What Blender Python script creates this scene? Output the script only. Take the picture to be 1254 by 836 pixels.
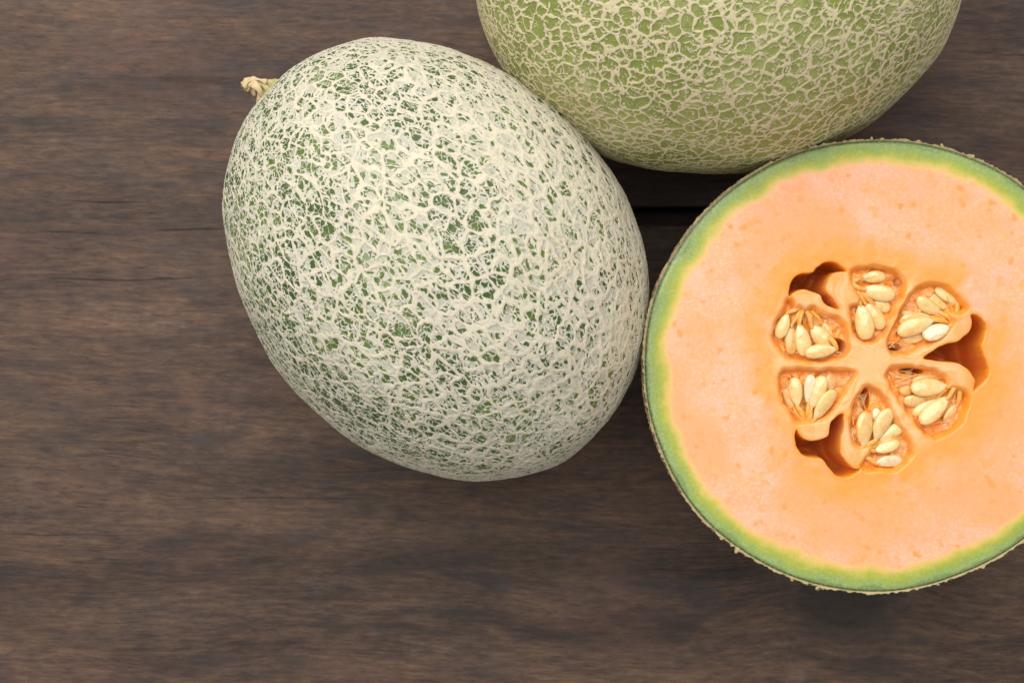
import bpy, math, random
import numpy as np
from concurrent.futures import ThreadPoolExecutor

# ------------------------------------------------------------------ camera, light, exposure
scene = bpy.context.scene
for o in list(bpy.data.objects):
    bpy.data.objects.remove(o)
COL = scene.collection

CAM_H = 0.544                      # camera height above the table (m)
LENS = 50.0
cam_data = bpy.data.cameras.new("camera")
cam_data.lens = LENS
cam_data.sensor_width = 36.0
cam_data.clip_start = 0.01
cam_data.clip_end = 50.0
cam_data.dof.use_dof = True
cam_data.dof.focus_distance = CAM_H - 0.092
cam_data.dof.aperture_fstop = 22.0
cam = bpy.data.objects.new("camera", cam_data)
cam.location = (0, 0, CAM_H)
COL.objects.link(cam)
scene.camera = cam

world = bpy.data.worlds.new("World")
scene.world = world
world.use_nodes = True
bg = world.node_tree.nodes["Background"]
bg.inputs[0].default_value = (1.0, 0.985, 0.955, 1)
bg.inputs[1].default_value = 0.46

def soft_lamp(name, loc, target, size, power, color):
    d = bpy.data.lights.new(name, 'AREA')
    d.shape = 'DISK'; d.size = size; d.energy = power; d.color = color
    o = bpy.data.objects.new(name, d)
    v = np.array(target, float) - np.array(loc, float)
    o.location = loc
    from mathutils import Vector
    o.rotation_euler = Vector(v).to_track_quat('-Z', 'Y').to_euler()
    COL.objects.link(o)
    return o
soft_lamp("softbox", (-0.30, 0.72, 1.25), (0.0, 0.0, 0.06), 1.9, 31.5, (1.0, 0.985, 0.955))

vs = scene.view_settings
vs.view_transform = 'Standard'
vs.look = 'None'
vs.exposure = 0.0
vs.gamma = 1.0
vs.use_curve_mapping = False
scene.cycles.max_bounces = 6
scene.cycles.diffuse_bounces = 4

# ------------------------------------------------------------------ helpers
def W(z):                                   # width of the view at height z
    return 36.0 / LENS * (CAM_H - z)

def at(u, v, z):                            # photograph measure (1254 wide) -> place at height z
    s = W(z) / 1254.0
    return ((u - 627.0) * s, -(v - 418.0) * s, z)

def new_mesh(name, verts, faces, attrs=None, smooth=True):
    """verts (N,3) array, faces (M,3|4) int array"""
    verts = np.ascontiguousarray(verts, dtype=np.float32)
    faces = np.ascontiguousarray(faces, dtype=np.int32)
    me = bpy.data.meshes.new(name)
    n, k = faces.shape
    me.vertices.add(len(verts)); me.vertices.foreach_set("co", verts.ravel())
    me.loops.add(n * k); me.loops.foreach_set("vertex_index", faces.ravel())
    me.polygons.add(n)
    me.polygons.foreach_set("loop_start", np.arange(0, n * k, k, dtype=np.int32))
    me.polygons.foreach_set("loop_total", np.full(n, k, dtype=np.int32))
    me.polygons.foreach_set("use_smooth", np.full(n, smooth, dtype=bool))
    me.update(calc_edges=True)
    for an, av in (attrs or {}).items():
        a = me.attributes.new(an, 'FLOAT', 'POINT')
        a.data.foreach_set("value", np.ascontiguousarray(av, dtype=np.float32))
    return me

def obj(name, me, mat, parent=None, loc=(0, 0, 0), rz=0.0):
    o = bpy.data.objects.new(name, me)
    if mat: me.materials.append(mat)
    o.location = loc; o.rotation_euler = (0, 0, rz)
    COL.objects.link(o)
    o.parent = parent
    return o

def empty(name, loc, rz=0.0):
    o = bpy.data.objects.new(name, None)
    o.empty_display_size = 0.02
    o.location = loc; o.rotation_euler = (0, 0, rz)
    COL.objects.link(o)
    return o

def tag(o, label, cat, group=None):
    o["label"] = label; o["category"] = cat
    if group: o["group"] = group

def grid_faces(nr, nc, wrap=False):
    r = np.arange(nr - 1)[:, None]; c = np.arange(nc if wrap else nc - 1)[None, :]
    c2 = (c + 1) % nc
    return np.stack([r * nc + c, r * nc + c2, (r + 1) * nc + c2, (r + 1) * nc + c], -1).reshape(-1, 4)

def smooth(a, b, x):
    t = np.clip((x - a) / (b - a), 0, 1)
    return t * t * (3 - 2 * t)

# ---- hashed noise in numpy
def _hash(ix, iy, iz, seed):
    h = (ix * np.int64(73856093)) ^ (iy * np.int64(19349663)) ^ (iz * np.int64(83492791)) ^ np.int64(seed * 2654435)
    h = (h ^ (h >> 13)) * np.int64(1274126177)
    return ((h ^ (h >> 16)) & 4095).astype(np.int32)

_rng = np.random.default_rng(7)
_TAB = _rng.random((4096, 3)).astype(np.float32)
_G = _rng.normal(size=(4096, 3)).astype(np.float32)
_G /= np.linalg.norm(_G, axis=1, keepdims=True)
_POOL = ThreadPoolExecutor(4)

def par(fn, p, *a):
    n = len(p)
    ch = [p[i:i + 24000] for i in range(0, n, 24000)]
    return np.concatenate(list(_POOL.map(lambda q: fn(q, *a), ch)))

def _perlin(p, seed):
    b = np.floor(p).astype(np.int64)
    f = (p - b).astype(np.float32)
    u = f * f * f * (f * (f * 6 - 15) + 10)
    out = 0
    for dx in (0, 1):
        wx = u[:, 0] if dx else 1 - u[:, 0]
        for dy in (0, 1):
            wy = u[:, 1] if dy else 1 - u[:, 1]
            for dz in (0, 1):
                wz = u[:, 2] if dz else 1 - u[:, 2]
                g = _G[_hash(b[:, 0] + dx, b[:, 1] + dy, b[:, 2] + dz, seed)]
                out = out + wx * wy * wz * (g[:, 0] * (f[:, 0] - dx) + g[:, 1] * (f[:, 1] - dy) + g[:, 2] * (f[:, 2] - dz))
    return (out * 1.6).astype(np.float32)

def perlin(p, scale, seed):
    return par(_perlin, np.asarray(p, np.float32) * np.float32(scale), seed)

def fbm(p, scale, seed, octaves=3):
    s = 0; a = 1.0
    for i in range(octaves):
        s = s + a * perlin(p, scale * 2 ** i, seed + i * 11); a *= 0.5
    return s

_OFF = [(x, y, z) for x in (-1, 0, 1) for y in (-1, 0, 1) for z in (-1, 0, 1)]

def _vor(pn6, seed, keep, jit):
    p = pn6[:, :3]; nx, ny, nz = (np.ascontiguousarray(pn6[:, i]) for i in (3, 4, 5))
    px, py, pz = (np.ascontiguousarray(p[:, i]) for i in range(3))
    bx, by, bz = (np.floor(v).astype(np.int64) for v in (px, py, pz))
    best = np.full(len(p), 1e9, np.float32)
    q = [np.zeros(len(p), np.float32) for _ in range(3)]
    cb = [np.zeros(len(p), np.int64) for _ in range(3)]
    hb = np.zeros(len(p), np.int32)
    for ox, oy, oz in _OFF:
        cx, cy, cz = bx + ox, by + oy, bz + oz
        h = _hash(cx, cy, cz, seed); t = _TAB[h]
        qx = cx + .5 + (t[:, 0] - .5) * jit; qy = cy + .5 + (t[:, 1] - .5) * jit; qz = cz + .5 + (t[:, 2] - .5) * jit
        d = (qx - px) ** 2 + (qy - py) ** 2 + (qz - pz) ** 2
        m = d < best
        best = np.where(m, d, best)
        for k, v in enumerate((qx, qy, qz)): q[k] = np.where(m, v, q[k])
        for k, v in enumerate((cx, cy, cz)): cb[k] = np.where(m, v, cb[k])
        hb = np.where(m, h, hb)
    out = np.full(len(p), 9.0, np.float32)
    for ox, oy, oz in _OFF:
        if ox == oy == oz == 0: continue
        cx, cy, cz = cb[0] + ox, cb[1] + oy, cb[2] + oz
        h = _hash(cx, cy, cz, seed); t = _TAB[h]
        qx = cx + .5 + (t[:, 0] - .5) * jit; qy = cy + .5 + (t[:, 1] - .5) * jit; qz = cz + .5 + (t[:, 2] - .5) * jit
        dx, dy, dz = qx - q[0], qy - q[1], qz - q[2]
        L = np.sqrt(dx * dx + dy * dy + dz * dz) + 1e-6
        d = (((qx + q[0]) * .5 - px) * dx + ((qy + q[1]) * .5 - py) * dy + ((qz + q[2]) * .5 - pz) * dz) / L
        en = (dx * nx + dy * ny + dz * nz) / L              # measure along the skin, not through it
        d = d / np.sqrt(np.maximum(1 - en * en, .004))
        if keep < 1:
            e = (((h.astype(np.int64) + hb) * 7919 + (h.astype(np.int64) * hb) % 1021 * 31) & 1023) / 1023.0
            d = np.where(e < keep, d, 9.0)
        out = np.minimum(out, d)
    return out.astype(np.float32)

def vor_edge(p, nrm, cell, seed, keep=1.0, jit=1.0):
    """distance (in metres) to the kept cell borders of a jittered cell pattern of size `cell` metres"""
    pn6 = np.concatenate([np.asarray(p, np.float32) / np.float32(cell), np.asarray(nrm, np.float32)], 1)
    return par(_vor, pn6, seed, keep, jit) * cell

# ---- node helper
class NT:
    def __init__(s, name):
        s.mat = bpy.data.materials.new(name); s.mat.use_nodes = True
        s.t = s.mat.node_tree; s.b = s.t.nodes["Principled BSDF"]
        s.out = s.t.nodes["Material Output"]
    def n(s, typ, **kw):
        nd = s.t.nodes.new(typ)
        for k, v in kw.items(): setattr(nd, k, v)
        return nd
    def put(s, sock, v):
        if isinstance(v, bpy.types.NodeSocket): s.t.links.new(v, sock)
        elif v is not None: sock.default_value = v
    def attr(s, name):
        return s.n('ShaderNodeAttribute', attribute_name=name).outputs['Fac']
    def m(s, op, a, b=None, c=None, clamp=False):
        nd = s.n('ShaderNodeMath', operation=op, use_clamp=clamp)
        for i, v in enumerate((a, b, c)): s.put(nd.inputs[i], v)
        return nd.outputs[0]
    def vm(s, op, a, b=None):
        nd = s.n('ShaderNodeVectorMath', operation=op)
        s.put(nd.inputs[0], a); s.put(nd.inputs[1], b)
        return nd.outputs[0]
    def coord(s): return s.n('ShaderNodeTexCoord').outputs['Object']
    def scale(s, vec, sc, loc=(0, 0, 0)):
        nd = s.n('ShaderNodeMapping'); s.put(nd.inputs[0], vec)
        nd.inputs['Scale'].default_value = sc; nd.inputs['Location'].default_value = loc
        return nd.outputs[0]
    def noise(s, vec, sc, detail=3, rough=.55, col=False, dist=0.0):
        nd = s.n('ShaderNodeTexNoise'); s.put(nd.inputs['Vector'], vec)
        nd.inputs['Scale'].default_value = sc; nd.inputs['Detail'].default_value = detail
        nd.inputs['Roughness'].default_value = rough; nd.inputs['Distortion'].default_value = dist
        return nd.outputs['Color' if col else 'Fac']
    def voro(s, vec, sc, feature='DISTANCE_TO_EDGE', out='Distance', rnd=1.0):
        nd = s.n('ShaderNodeTexVoronoi', feature=feature); s.put(nd.inputs['Vector'], vec)
        nd.inputs['Scale'].default_value = sc; nd.inputs['Randomness'].default_value = rnd
        return nd.outputs[out]
    def ss(s, x, a, b, lo=0.0, hi=1.0):
        nd = s.n('ShaderNodeMapRange', interpolation_type='SMOOTHSTEP')
        s.put(nd.inputs['Value'], x); s.put(nd.inputs['From Min'], a); s.put(nd.inputs['From Max'], b)
        nd.inputs['To Min'].default_value = lo; nd.inputs['To Max'].default_value = hi
        return nd.outputs[0]
    def mix(s, f, a, b, mode='MIX'):
        nd = s.n('ShaderNodeMix', data_type='RGBA', blend_type=mode)
        s.put(nd.inputs[0], f)
        for i, v in ((6, a), (7, b)):
            if isinstance(v, tuple) and len(v) == 3: v = v + (1,)
            s.put(nd.inputs[i], v)
        return nd.outputs[2]
    def ramp(s, f, stops):
        nd = s.n('ShaderNodeValToRGB'); s.put(nd.inputs[0], f)
        cr = nd.color_ramp
        while len(cr.elements) < len(stops): cr.elements.new(0.5)
        for e, (p, c) in zip(cr.elements, stops): e.position = p; e.color = c + (1,) if len(c) == 3 else c
        return nd.outputs[0]
    def bump(s, h, strength, dist, normal=None):
        nd = s.n('ShaderNodeBump'); s.put(nd.inputs['Height'], h)
        nd.inputs['Strength'].default_value = strength; nd.inputs['Distance'].default_value = dist
        s.put(nd.inputs['Normal'], normal)
        return nd.outputs[0]
    def set(s, **kw):
        for k, v in kw.items():
            if isinstance(v, tuple) and len(v) == 3 and k in ('Base_Color', 'Specular_Tint'): v = v + (1,)
            s.put(s.b.inputs[k.replace('_', ' ')], v)
        return s.mat

def srgb(r, g, b):
    f = lambda c: ((c / 255 + .055) / 1.055) ** 2.4 if c > 10 else c / 255 / 12.92
    return (f(r), f(g), f(b))

# ------------------------------------------------------------------ materials
def wood_material():
    N = NT("dark stained wood")
    co = N.coord()
    # slow waviness of the grain
    wv = N.noise(N.scale(co, (4, 9, 1)), 1.0, 2)
    sep = N.n('ShaderNodeSeparateXYZ'); N.put(sep.inputs[0], co)
    x, y, z = sep.outputs
    kx, ky, _ = at(1035, 742, 0)
    # knot: grain swings round it
    dx = N.m('SUBTRACT', x, kx); dy = N.m('SUBTRACT', y, ky)
    r2 = N.m('ADD', N.m('MULTIPLY', N.m('MULTIPLY', dx, dx), 0.45), N.m('MULTIPLY', dy, dy))
    kn = N.m('POWER', 2.718, N.m('MULTIPLY', r2, -3200.0))
    y2 = N.m('ADD', y, N.m('MULTIPLY', N.m('SUBTRACT', wv, 0.5), 0.016))
    y2 = N.m('ADD', y2, N.m('MULTIPLY', kn, N.m('MULTIPLY', N.m('ABSOLUTE', dx), -0.5)))
    y2 = N.m('ADD', y2, N.m('MULTIPLY', x, 0.02))
    comb = N.n('ShaderNodeCombineXYZ'); N.put(comb.inputs[0], x); N.put(comb.inputs[1], y2); N.put(comb.inputs[2], z)
    g = comb.outputs[0]
    fine = N.noise(N.scale(g, (110, 720, 1)), 1.0, 5, .72)
    med = N.noise(N.scale(g, (34, 180, 1), (3, 1, 0)), 1.0, 4, .6)
    broad = N.noise(N.scale(g, (8, 38, 1), (7, 2, 0)), 1.0, 3, .55)
    blot = N.noise(N.scale(co, (11, 17, 1), (1, 5, 0)), 1.0, 4, .6)
    cloud = N.noise(N.scale(co, (4, 5, 1), (9, 1, 0)), 1.0, 3, .5)
    streak = N.noise(N.scale(g, (13, 95, 1), (2, 8, 0)), 1.0, 4, .6)
    crack = N.noise(N.scale(g, (7, 210, 1), (5, 3, 0)), 1.0, 2, .5)
    smud = N.noise(N.scale(co, (22, 60, 1), (4, 2, 0)), 1.0, 4, .6)
    dirt = N.noise(co, 900, 2, .6)
    t = N.m('ADD', N.m('MULTIPLY', fine, .40), N.m('ADD', N.m('MULTIPLY', med, .32), N.m('MULTIPLY', broad, .28)))
    base = N.ramp(t, [(.36, (.016, .0100, .0080)), (.46, (.046, .0295, .0220)), (.54, (.078, .0505, .0345)), (.66, (.138, .090, .054))])
    # greyer and pinker patches in the stain
    base = N.mix(N.ss(cloud, .40, .62, 0, .55), base, N.mix(1.0, base, (.97, .93, .98), 'MULTIPLY'))
    base = N.mix(N.ss(blot, .50, .70, 0, .50), base, (.090, .050, .040))
    base = N.mix(N.ss(blot, .48, .30, 0, .50), base, (.044, .034, .029))
    base = N.mix(N.ss(streak, .54, .68, 0, .65), base, (.026, .020, .018))
    base = N.mix(N.ss(smud, .55, .70, 0, .75), base, (.030, .025, .024))
    cr = N.ss(N.m('ABSOLUTE', N.m('SUBTRACT', crack, .5)), .016, .0, 0, 1)
    cr = N.m('MULTIPLY', cr, N.ss(N.noise(N.scale(g, (16, 30, 1), (8, 8, 0)), 1.0, 2), .52, .66))
    cr = N.m('MULTIPLY', cr, .45)
    # a few long drying checks with their own place on the boards
    for (u, v_, hl, wd, sg) in ((125, 246, 62, 1.1, .9), (232, 281, 55, 1.6, 1.0), (150, 341, 120, 1.4, .9), (85, 284, 45, 1.0, .6), (330, 612, 150, 1.2, .6), (60, 655, 80, 1.0, .6), (185, 795, 60, 2.6, .6), (1190, 690, 60, 1.2, .5)):
        px_, py_, _ = at(u, v_, 0); hw = hl * W(0) / 1254; ww = wd * W(0) / 1254
        yy = N.m('ADD', N.m('SUBTRACT', y, py_), N.m('MULTIPLY', N.m('SUBTRACT', N.noise(N.scale(co, (16, 6, 1)), 1.0, 2), .5), .005))
        gy = N.ss(N.m('ABSOLUTE', yy), ww * 1.6, ww * .3)
        gx = N.ss(N.m('ABSOLUTE', N.m('SUBTRACT', x, px_)), hw, hw * .3)
        cr = N.m('MAXIMUM', cr, N.m('MULTIPLY', N.m('MULTIPLY', gy, gx), sg))
    base = N.mix(N.m('MULTIPLY', cr, .65), base, (.013, .010, .009))
    base = N.mix(N.m('MULTIPLY', N.ss(kn, .25, .95), .75), base, (.020, .017, .015))
    base = N.mix(N.ss(dirt, .66, .80, 0, .30), base, (.15, .12, .10))
    mott = N.noise(N.scale(co, (170, 330, 1), (3, 7, 0)), 1.0, 5, .72)
    base = N.mix(N.ss(mott, .48, .70, 0, .42), base, N.mix(1.0, base, (1.55, 1.48, 1.42), 'MULTIPLY'))
    base = N.mix(N.ss(mott, .50, .30, 0, .55), base, N.mix(1.0, base, (.58, .55, .54), 'MULTIPLY'))
    pore = N.noise(N.scale(g, (150, 1500, 1), (6, 1, 0)), 1.0, 2, .5)
    base = N.mix(N.ss(pore, .62, .72, 0, .60), base, (.014, .010, .008))
    scuff = N.noise(N.scale(co, (34, 46, 1), (2, 11, 0)), 1.0, 5, .7)
    base = N.mix(N.ss(scuff, .58, .72, 0, .30), base, (.135, .098, .080))
    wear = N.noise(N.scale(g, (5, 17, 1), (12, 4, 0)), 1.0, 5, .65)
    base = N.mix(N.ss(wear, .50, .66, 0, .75), base, N.mix(1.0, base, (1.42, 1.40, 1.40), 'MULTIPLY'))
    base = N.mix(N.ss(wear, .48, .34, 0, .85), base, N.mix(1.0, base, (.55, .54, .55), 'MULTIPLY'))
    stain = N.noise(N.scale(co, (13, 42, 1), (21, 4, 0)), 1.0, 5, .68)
    base = N.mix(N.ss(stain, .58, .70, 0, .75), base, (.020, .016, .015))
    base = N.mix(1.0, base, (1.26, 1.17, 1.11), "MULTIPLY")
    h = N.m('ADD', N.m('MULTIPLY', fine, .6), N.m('SUBTRACT', N.m('MULTIPLY', med, .6), N.m('MULTIPLY', cr, 1.2)))
    bn = N.bump(h, .45, .0007)
    return N.set(Base_Color=base, Roughness=N.ss(med, .3, .7, .55, .75), Normal=bn, Specular_IOR_Level=.35)

def rind_material(name, green_lo, green_hi, cork, cork2, lace, cell, lace_w, fill, seed):
    N = NT(name)
    co = N.coord()
    wob = N.noise(co, 420, 2, .6, col=True)
    p = N.vm('ADD', co, N.vm('MULTIPLY', N.vm('SUBTRACT', wob, (.5, .5, .5)), (.0024, .0024, .0024)))
    p = N.scale(p, (.66, 1, 1), (seed, 0, 0))
    f1 = N.voro(p, cell)
    cellrnd = N.voro(p, cell, 'F1', 'Color')
    sepc = N.n('ShaderNodeSeparateColor'); N.put(sepc.inputs[0], cellrnd)
    big = N.noise(co, 38, 2, .55)
    mid = N.noise(co, 210, 2, .6)
    grit = N.noise(co, 2600, 2, .6)
    w1 = N.m('MULTIPLY', N.ss(mid, .36, .64, .05, .20), lace_w)
    l1 = N.m('MULTIPLY', N.ss(f1, w1, N.m('MULTIPLY', w1, .5)), N.ss(w1, .005, .02))
    # cells grown over with a thin grey film
    film = N.ss(N.m('ADD', sepc.outputs[0], N.m('ADD', N.m('MULTIPLY', N.m('SUBTRACT', big, .5), .8), N.m('MULTIPLY', N.attr('cover'), .60))), 1 - fill, 1 - fill + .08)
    lac = N.m('MAXIMUM', l1, N.m('MULTIPLY', film, .86))
    na0 = N.attr("net_a"); nb = N.attr("net_b")          # signed distance into the ridges, mm
    en = N.m('SUBTRACT', N.noise(co, 1000, 2, .6), .5)
    na = N.m('ADD', na0, N.m('MULTIPLY', en, .42))
    nb = N.m('ADD', nb, N.m('MULTIPLY', en, .36))
    ma = N.ss(na, -.05, .10); mb = N.ss(nb, -.05, .10)
    green = N.mix(N.ss(big, .36, .64), green_lo, green_hi)
    green = N.mix(N.ss(mid, .35, .7, 0, .5), green, tuple(c * .75 for c in green_lo))
    green = N.mix(N.ss(grit, .62, .75, 0, .30), green, tuple(min(1, c * 1.7 + .03) for c in green_hi))
    # growth lines run along the corky ridges
    lines = N.m('SINE', N.m('ADD', N.m('MULTIPLY', na0, 17.0), N.m('MULTIPLY', mid, 14.0)))
    cols = N.mix(N.ss(na, .10, .70), cork2, cork)
    cols = N.mix(N.m('MULTIPLY', N.ss(lines, .1, 1.0), .30), cols, tuple(c * f for c, f in zip(cork2, (.84, .80, .70))))
    cols = N.mix(N.ss(grit, .50, .32, 0, .30), cols, tuple(c * .70 for c in cork2))
    cols = N.mix(N.ss(N.noise(co, 60, 2), .50, .72, 0, .22), cols, tuple(c * f for c, f in zip(cork, (.96, .88, .76))))
    lcol = N.mix(N.ss(grit, .3, .7), lace, tuple(c * .80 for c in lace))
    c = N.mix(N.m('MULTIPLY', lac, .95), green, lcol)
    c = N.mix(mb, c, N.mix(.25, cork2, lcol))
    c = N.mix(ma, c, cols)
    net = N.m('MAXIMUM', ma, N.m('MAXIMUM', N.m('MULTIPLY', mb, .85), N.m('MULTIPLY', lac, .62)))
    h = N.m('ADD', net, N.m('MULTIPLY', grit, .22))
    h = N.m('ADD', h, N.m('MULTIPLY', en, .30))
    h = N.m('ADD', h, N.m('MULTIPLY', N.m('MULTIPLY', lines, ma), -.10))
    bn = N.bump(h, .8, .00034)
    rough = N.ss(net, 0, .6, .42, .85)
    return N.set(Base_Color=c, Roughness=rough, Normal=bn, Specular_IOR_Level=.35)

def flesh_material():
    N = NT("melon flesh")
    co = N.coord()
    rim = N.attr("rim")        # mm inward from the skin
    cav = N.attr("cav")        # mm outward from the nearest seed pocket (negative inside)
    dep = N.attr("chamber")    # 1 on the membrane floor of a seed pocket
    ctr = N.attr("hub")        # 1 at the placenta, 0 out in the flesh
    n1 = N.noise(co, 75, 3, .6); n2 = N.noise(co, 260, 3, .6); n3 = N.noise(co, 1150, 3, .65)
    r = N.m('ADD', rim, N.m('ADD', N.m('MULTIPLY', N.m('SUBTRACT', n1, .5), 7.0), N.m('MULTIPLY', N.m('SUBTRACT', n2, .5), 2.2)))
    r = N.m('MAXIMUM', N.m('DIVIDE', r, 11.5), .085)
    band = N.ramp(r, [(.0, (.050, .085, .022)), (.055, (.16, .24, .07)), (.13, (.27, .36, .115)), (.28, (.30, .38, .075)),
                      (.42, (.42, .43, .045)), (.58, (.68, .50, .12)), (.72, (.90, .49, .22)), (.92, (.92, .44, .21))])
    line = N.ss(N.m('ADD', rim, N.m('MULTIPLY', N.m('SUBTRACT', n2, .5), .25)), .85, .30)
    band = N.mix(N.m('MULTIPLY', line, .85), band, (.040, .075, .022))
    # frosty veil on the green, watery spots in the orange
    band = N.mix(N.m('MULTIPLY', N.ss(n3, .44, .70, 0, .28), N.ss(rim, 12, 5)), band, (.50, .60, .36))
    peach = N.mix(N.ss(n1, .40, .62), (.93, .425, .225), (.94, .455, .295))
    peach = N.mix(N.ss(n3, .44, .68, 0, .55), peach, (.96, .60, .42))
    vs_ = N.voro(N.vm('ADD', co, N.vm('MULTIPLY', N.noise(co, 300, 2, col=True), (.003, .003, .003))), 190, 'F1')
    vsel = N.noise(co, 120, 1)
    spot = N.m('MULTIPLY', N.ss(vs_, .30, .14), N.ss(vsel, .40, .52))
    spot = N.m('MULTIPLY', spot, N.ss(n2, .34, .48))
    peach = N.mix(N.m('MULTIPLY', spot, .85), peach, (.86, .32, .06))
    peach = N.mix(N.ss(n2, .52, .70, 0, .55), peach, (.88, .37, .10))
    peach = N.mix(N.ss(N.noise(co, 26, 2), .42, .60, 0, .60), peach, (.93, .375, .125))
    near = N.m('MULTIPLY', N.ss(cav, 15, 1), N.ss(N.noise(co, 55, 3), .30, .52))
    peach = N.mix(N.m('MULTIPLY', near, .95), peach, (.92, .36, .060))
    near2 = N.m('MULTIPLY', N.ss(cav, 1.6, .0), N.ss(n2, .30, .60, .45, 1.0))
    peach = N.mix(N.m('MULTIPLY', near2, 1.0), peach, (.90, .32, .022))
    # fibrous placenta
    wf = N.attr('fibre')
    plac = N.mix(N.ss(wf, .15, .70), (.93, .415, .12), (.95, .52, .25))
    peach = N.mix(N.m('MULTIPLY', ctr, N.m('MULTIPLY_ADD', near2, -.80, 1.0)), peach, plac)
    memb = N.mix(N.ss(N.noise(co, 420, 3, .6, dist=1.0), .40, .62), (.92, .30, .012), (.88, .42, .12))
    peach = N.mix(N.m('MULTIPLY', dep, .85), peach, memb)
    peach = N.mix(N.m('MULTIPLY', N.attr('hollow'), .9), peach, (.90, .33, .075))
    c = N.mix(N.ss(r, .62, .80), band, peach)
    h = N.m('ADD', N.m('MULTIPLY', n3, .7), N.m('ADD', N.m('MULTIPLY', n2, .6), N.m('MULTIPLY', N.noise(co, 2200, 2), .5)))
    h = N.m('ADD', h, N.m('MULTIPLY', N.m('MULTIPLY', wf, ctr), .5))
    bn = N.bump(h, .22, .00040)
    N.b.subsurface_method = 'RANDOM_WALK'
    return N.set(Base_Color=c, Roughness=N.ss(n2, .3, .7, .34, .52), Normal=bn, Specular_IOR_Level=.35,
                 Coat_Weight=N.m('MAXIMUM', N.m('MULTIPLY', N.ss(cav, 4, 0), .6), .12), Coat_Roughness=.14, Subsurface_Weight=.50, Subsurface_Radius=(1.0, .36, .11), Subsurface_Scale=.0032)

def seed_material(name, a, b, edge, tipc):
    N = NT(name)
    co = N.coord()
    info = N.n('ShaderNodeObjectInfo').outputs['Random']
    s = N.attr("along")
    n1 = N.noise(N.vm('ADD', co, N.n('ShaderNodeObjectInfo').outputs['Location']), 420, 3, .6)
    st = N.noise(N.scale(co, (180, 1500, 1500)), 1.0, 3, .6)
    c = N.mix(N.ss(n1, .36, .64), a, b)
    c = N.mix(N.m('MULTIPLY', N.ss(st, .45, .7), .35), c, tuple(min(1, v * 1.12) for v in b))
    c = N.mix(N.m('MULTIPLY', N.attr("edge"), .65), c, edge)
    c = N.mix(N.m('MULTIPLY', N.ss(s, .62, .98), .6), c, tipc)
    c = N.mix(N.m('MULTIPLY', N.ss(N.m('ADD', n1, N.m('MULTIPLY', info, .12)), .60, .70), .55), c, (.80, .36, .07))
    bn = N.bump(N.m('ADD', N.m('MULTIPLY', st, .5), n1), .30, .0004)
    return N.set(Base_Color=c, Roughness=.30, Normal=bn, Specular_IOR_Level=.45, Coat_Weight=.9, Coat_Roughness=.10,
                 Subsurface_Weight=.35, Subsurface_Radius=(1.0, .6, .3), Subsurface_Scale=.0016)

def strand_material(name, c1, c2, alpha):
    N = NT(name)
    co = N.coord()
    n = N.noise(co, 900, 3)
    return N.set(Base_Color=N.mix(N.ss(n, .4, .65), c1, c2), Roughness=.32, Specular_IOR_Level=.45,
                 Subsurface_Weight=.4, Subsurface_Radius=(1.0, .5, .2), Subsurface_Scale=.0015,
                 Normal=N.bump(n, .3, .0002))

def stem_material():
    N = NT("dried stem")
    co = N.coord()
    n = N.noise(N.scale(co, (260, 900, 900)), 1.0, 4, .6); n2 = N.noise(co, 300, 3)
    s = N.attr("along")
    c = N.mix(N.ss(N.m('ADD', s, N.m('MULTIPLY', N.m('SUBTRACT', n2, .5), .5)), .30, .62), (.42, .38, .15), (.64, .48, .27))
    c = N.mix(N.ss(n, .50, .68, 0, .8), c, (.72, .62, .42))
    c = N.mix(N.ss(n, .44, .30, 0, .6), c, (.30, .18, .07))
    return N.set(Base_Color=c, Roughness=.8, Normal=N.bump(n, .7, .0007), Specular_IOR_Level=.2)

M_WOOD = wood_material()
M_RIND1 = rind_material("pale netted rind", srgb(60, 86, 34), srgb(100, 122, 48), srgb(218, 210, 188), srgb(208, 200, 178), srgb(208, 204, 187), 560, 1.0, .29, 0.0)
M_RIND2 = rind_material("green netted rind", srgb(132, 144, 66), srgb(164, 170, 100), srgb(224, 212, 178), srgb(208, 195, 158), srgb(196, 190, 150), 430, .22, .0, 3.0)
M_RIND3 = rind_material("tan netted rind", srgb(78, 100, 50), srgb(110, 126, 66), srgb(188, 168, 126), srgb(160, 138, 96), srgb(190, 178, 145), 520, .9, .3, 5.0)
M_FLESH = flesh_material()
M_SEED = seed_material("cream seed", (.80, .51, .17), (.86, .63, .29), (.78, .43, .10), (.88, .72, .46))
M_SEED_WHITE = seed_material("whitish seed", (.80, .64, .38), (.84, .74, .52), (.74, .52, .26), (.86, .78, .62))
M_SEED_AMBER = seed_material("amber seed", (.70, .34, .07), (.74, .44, .13), (.58, .26, .05), (.76, .46, .18))
M_STRAND = strand_material("orange pulp strand", (.88, .36, .05), (.90, .47, .14), .15)
M_FILM = strand_material("pale pulp fibre", (.84, .52, .28), (.86, .60, .36), .35)
M_STEM = stem_material()

# ------------------------------------------------------------------ table: two boards with an open joint that closes under the left melon
def gap_half(x):                                   # half width of the joint
    return 0.0034 * smooth(-0.035, 0.035, x)

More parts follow.
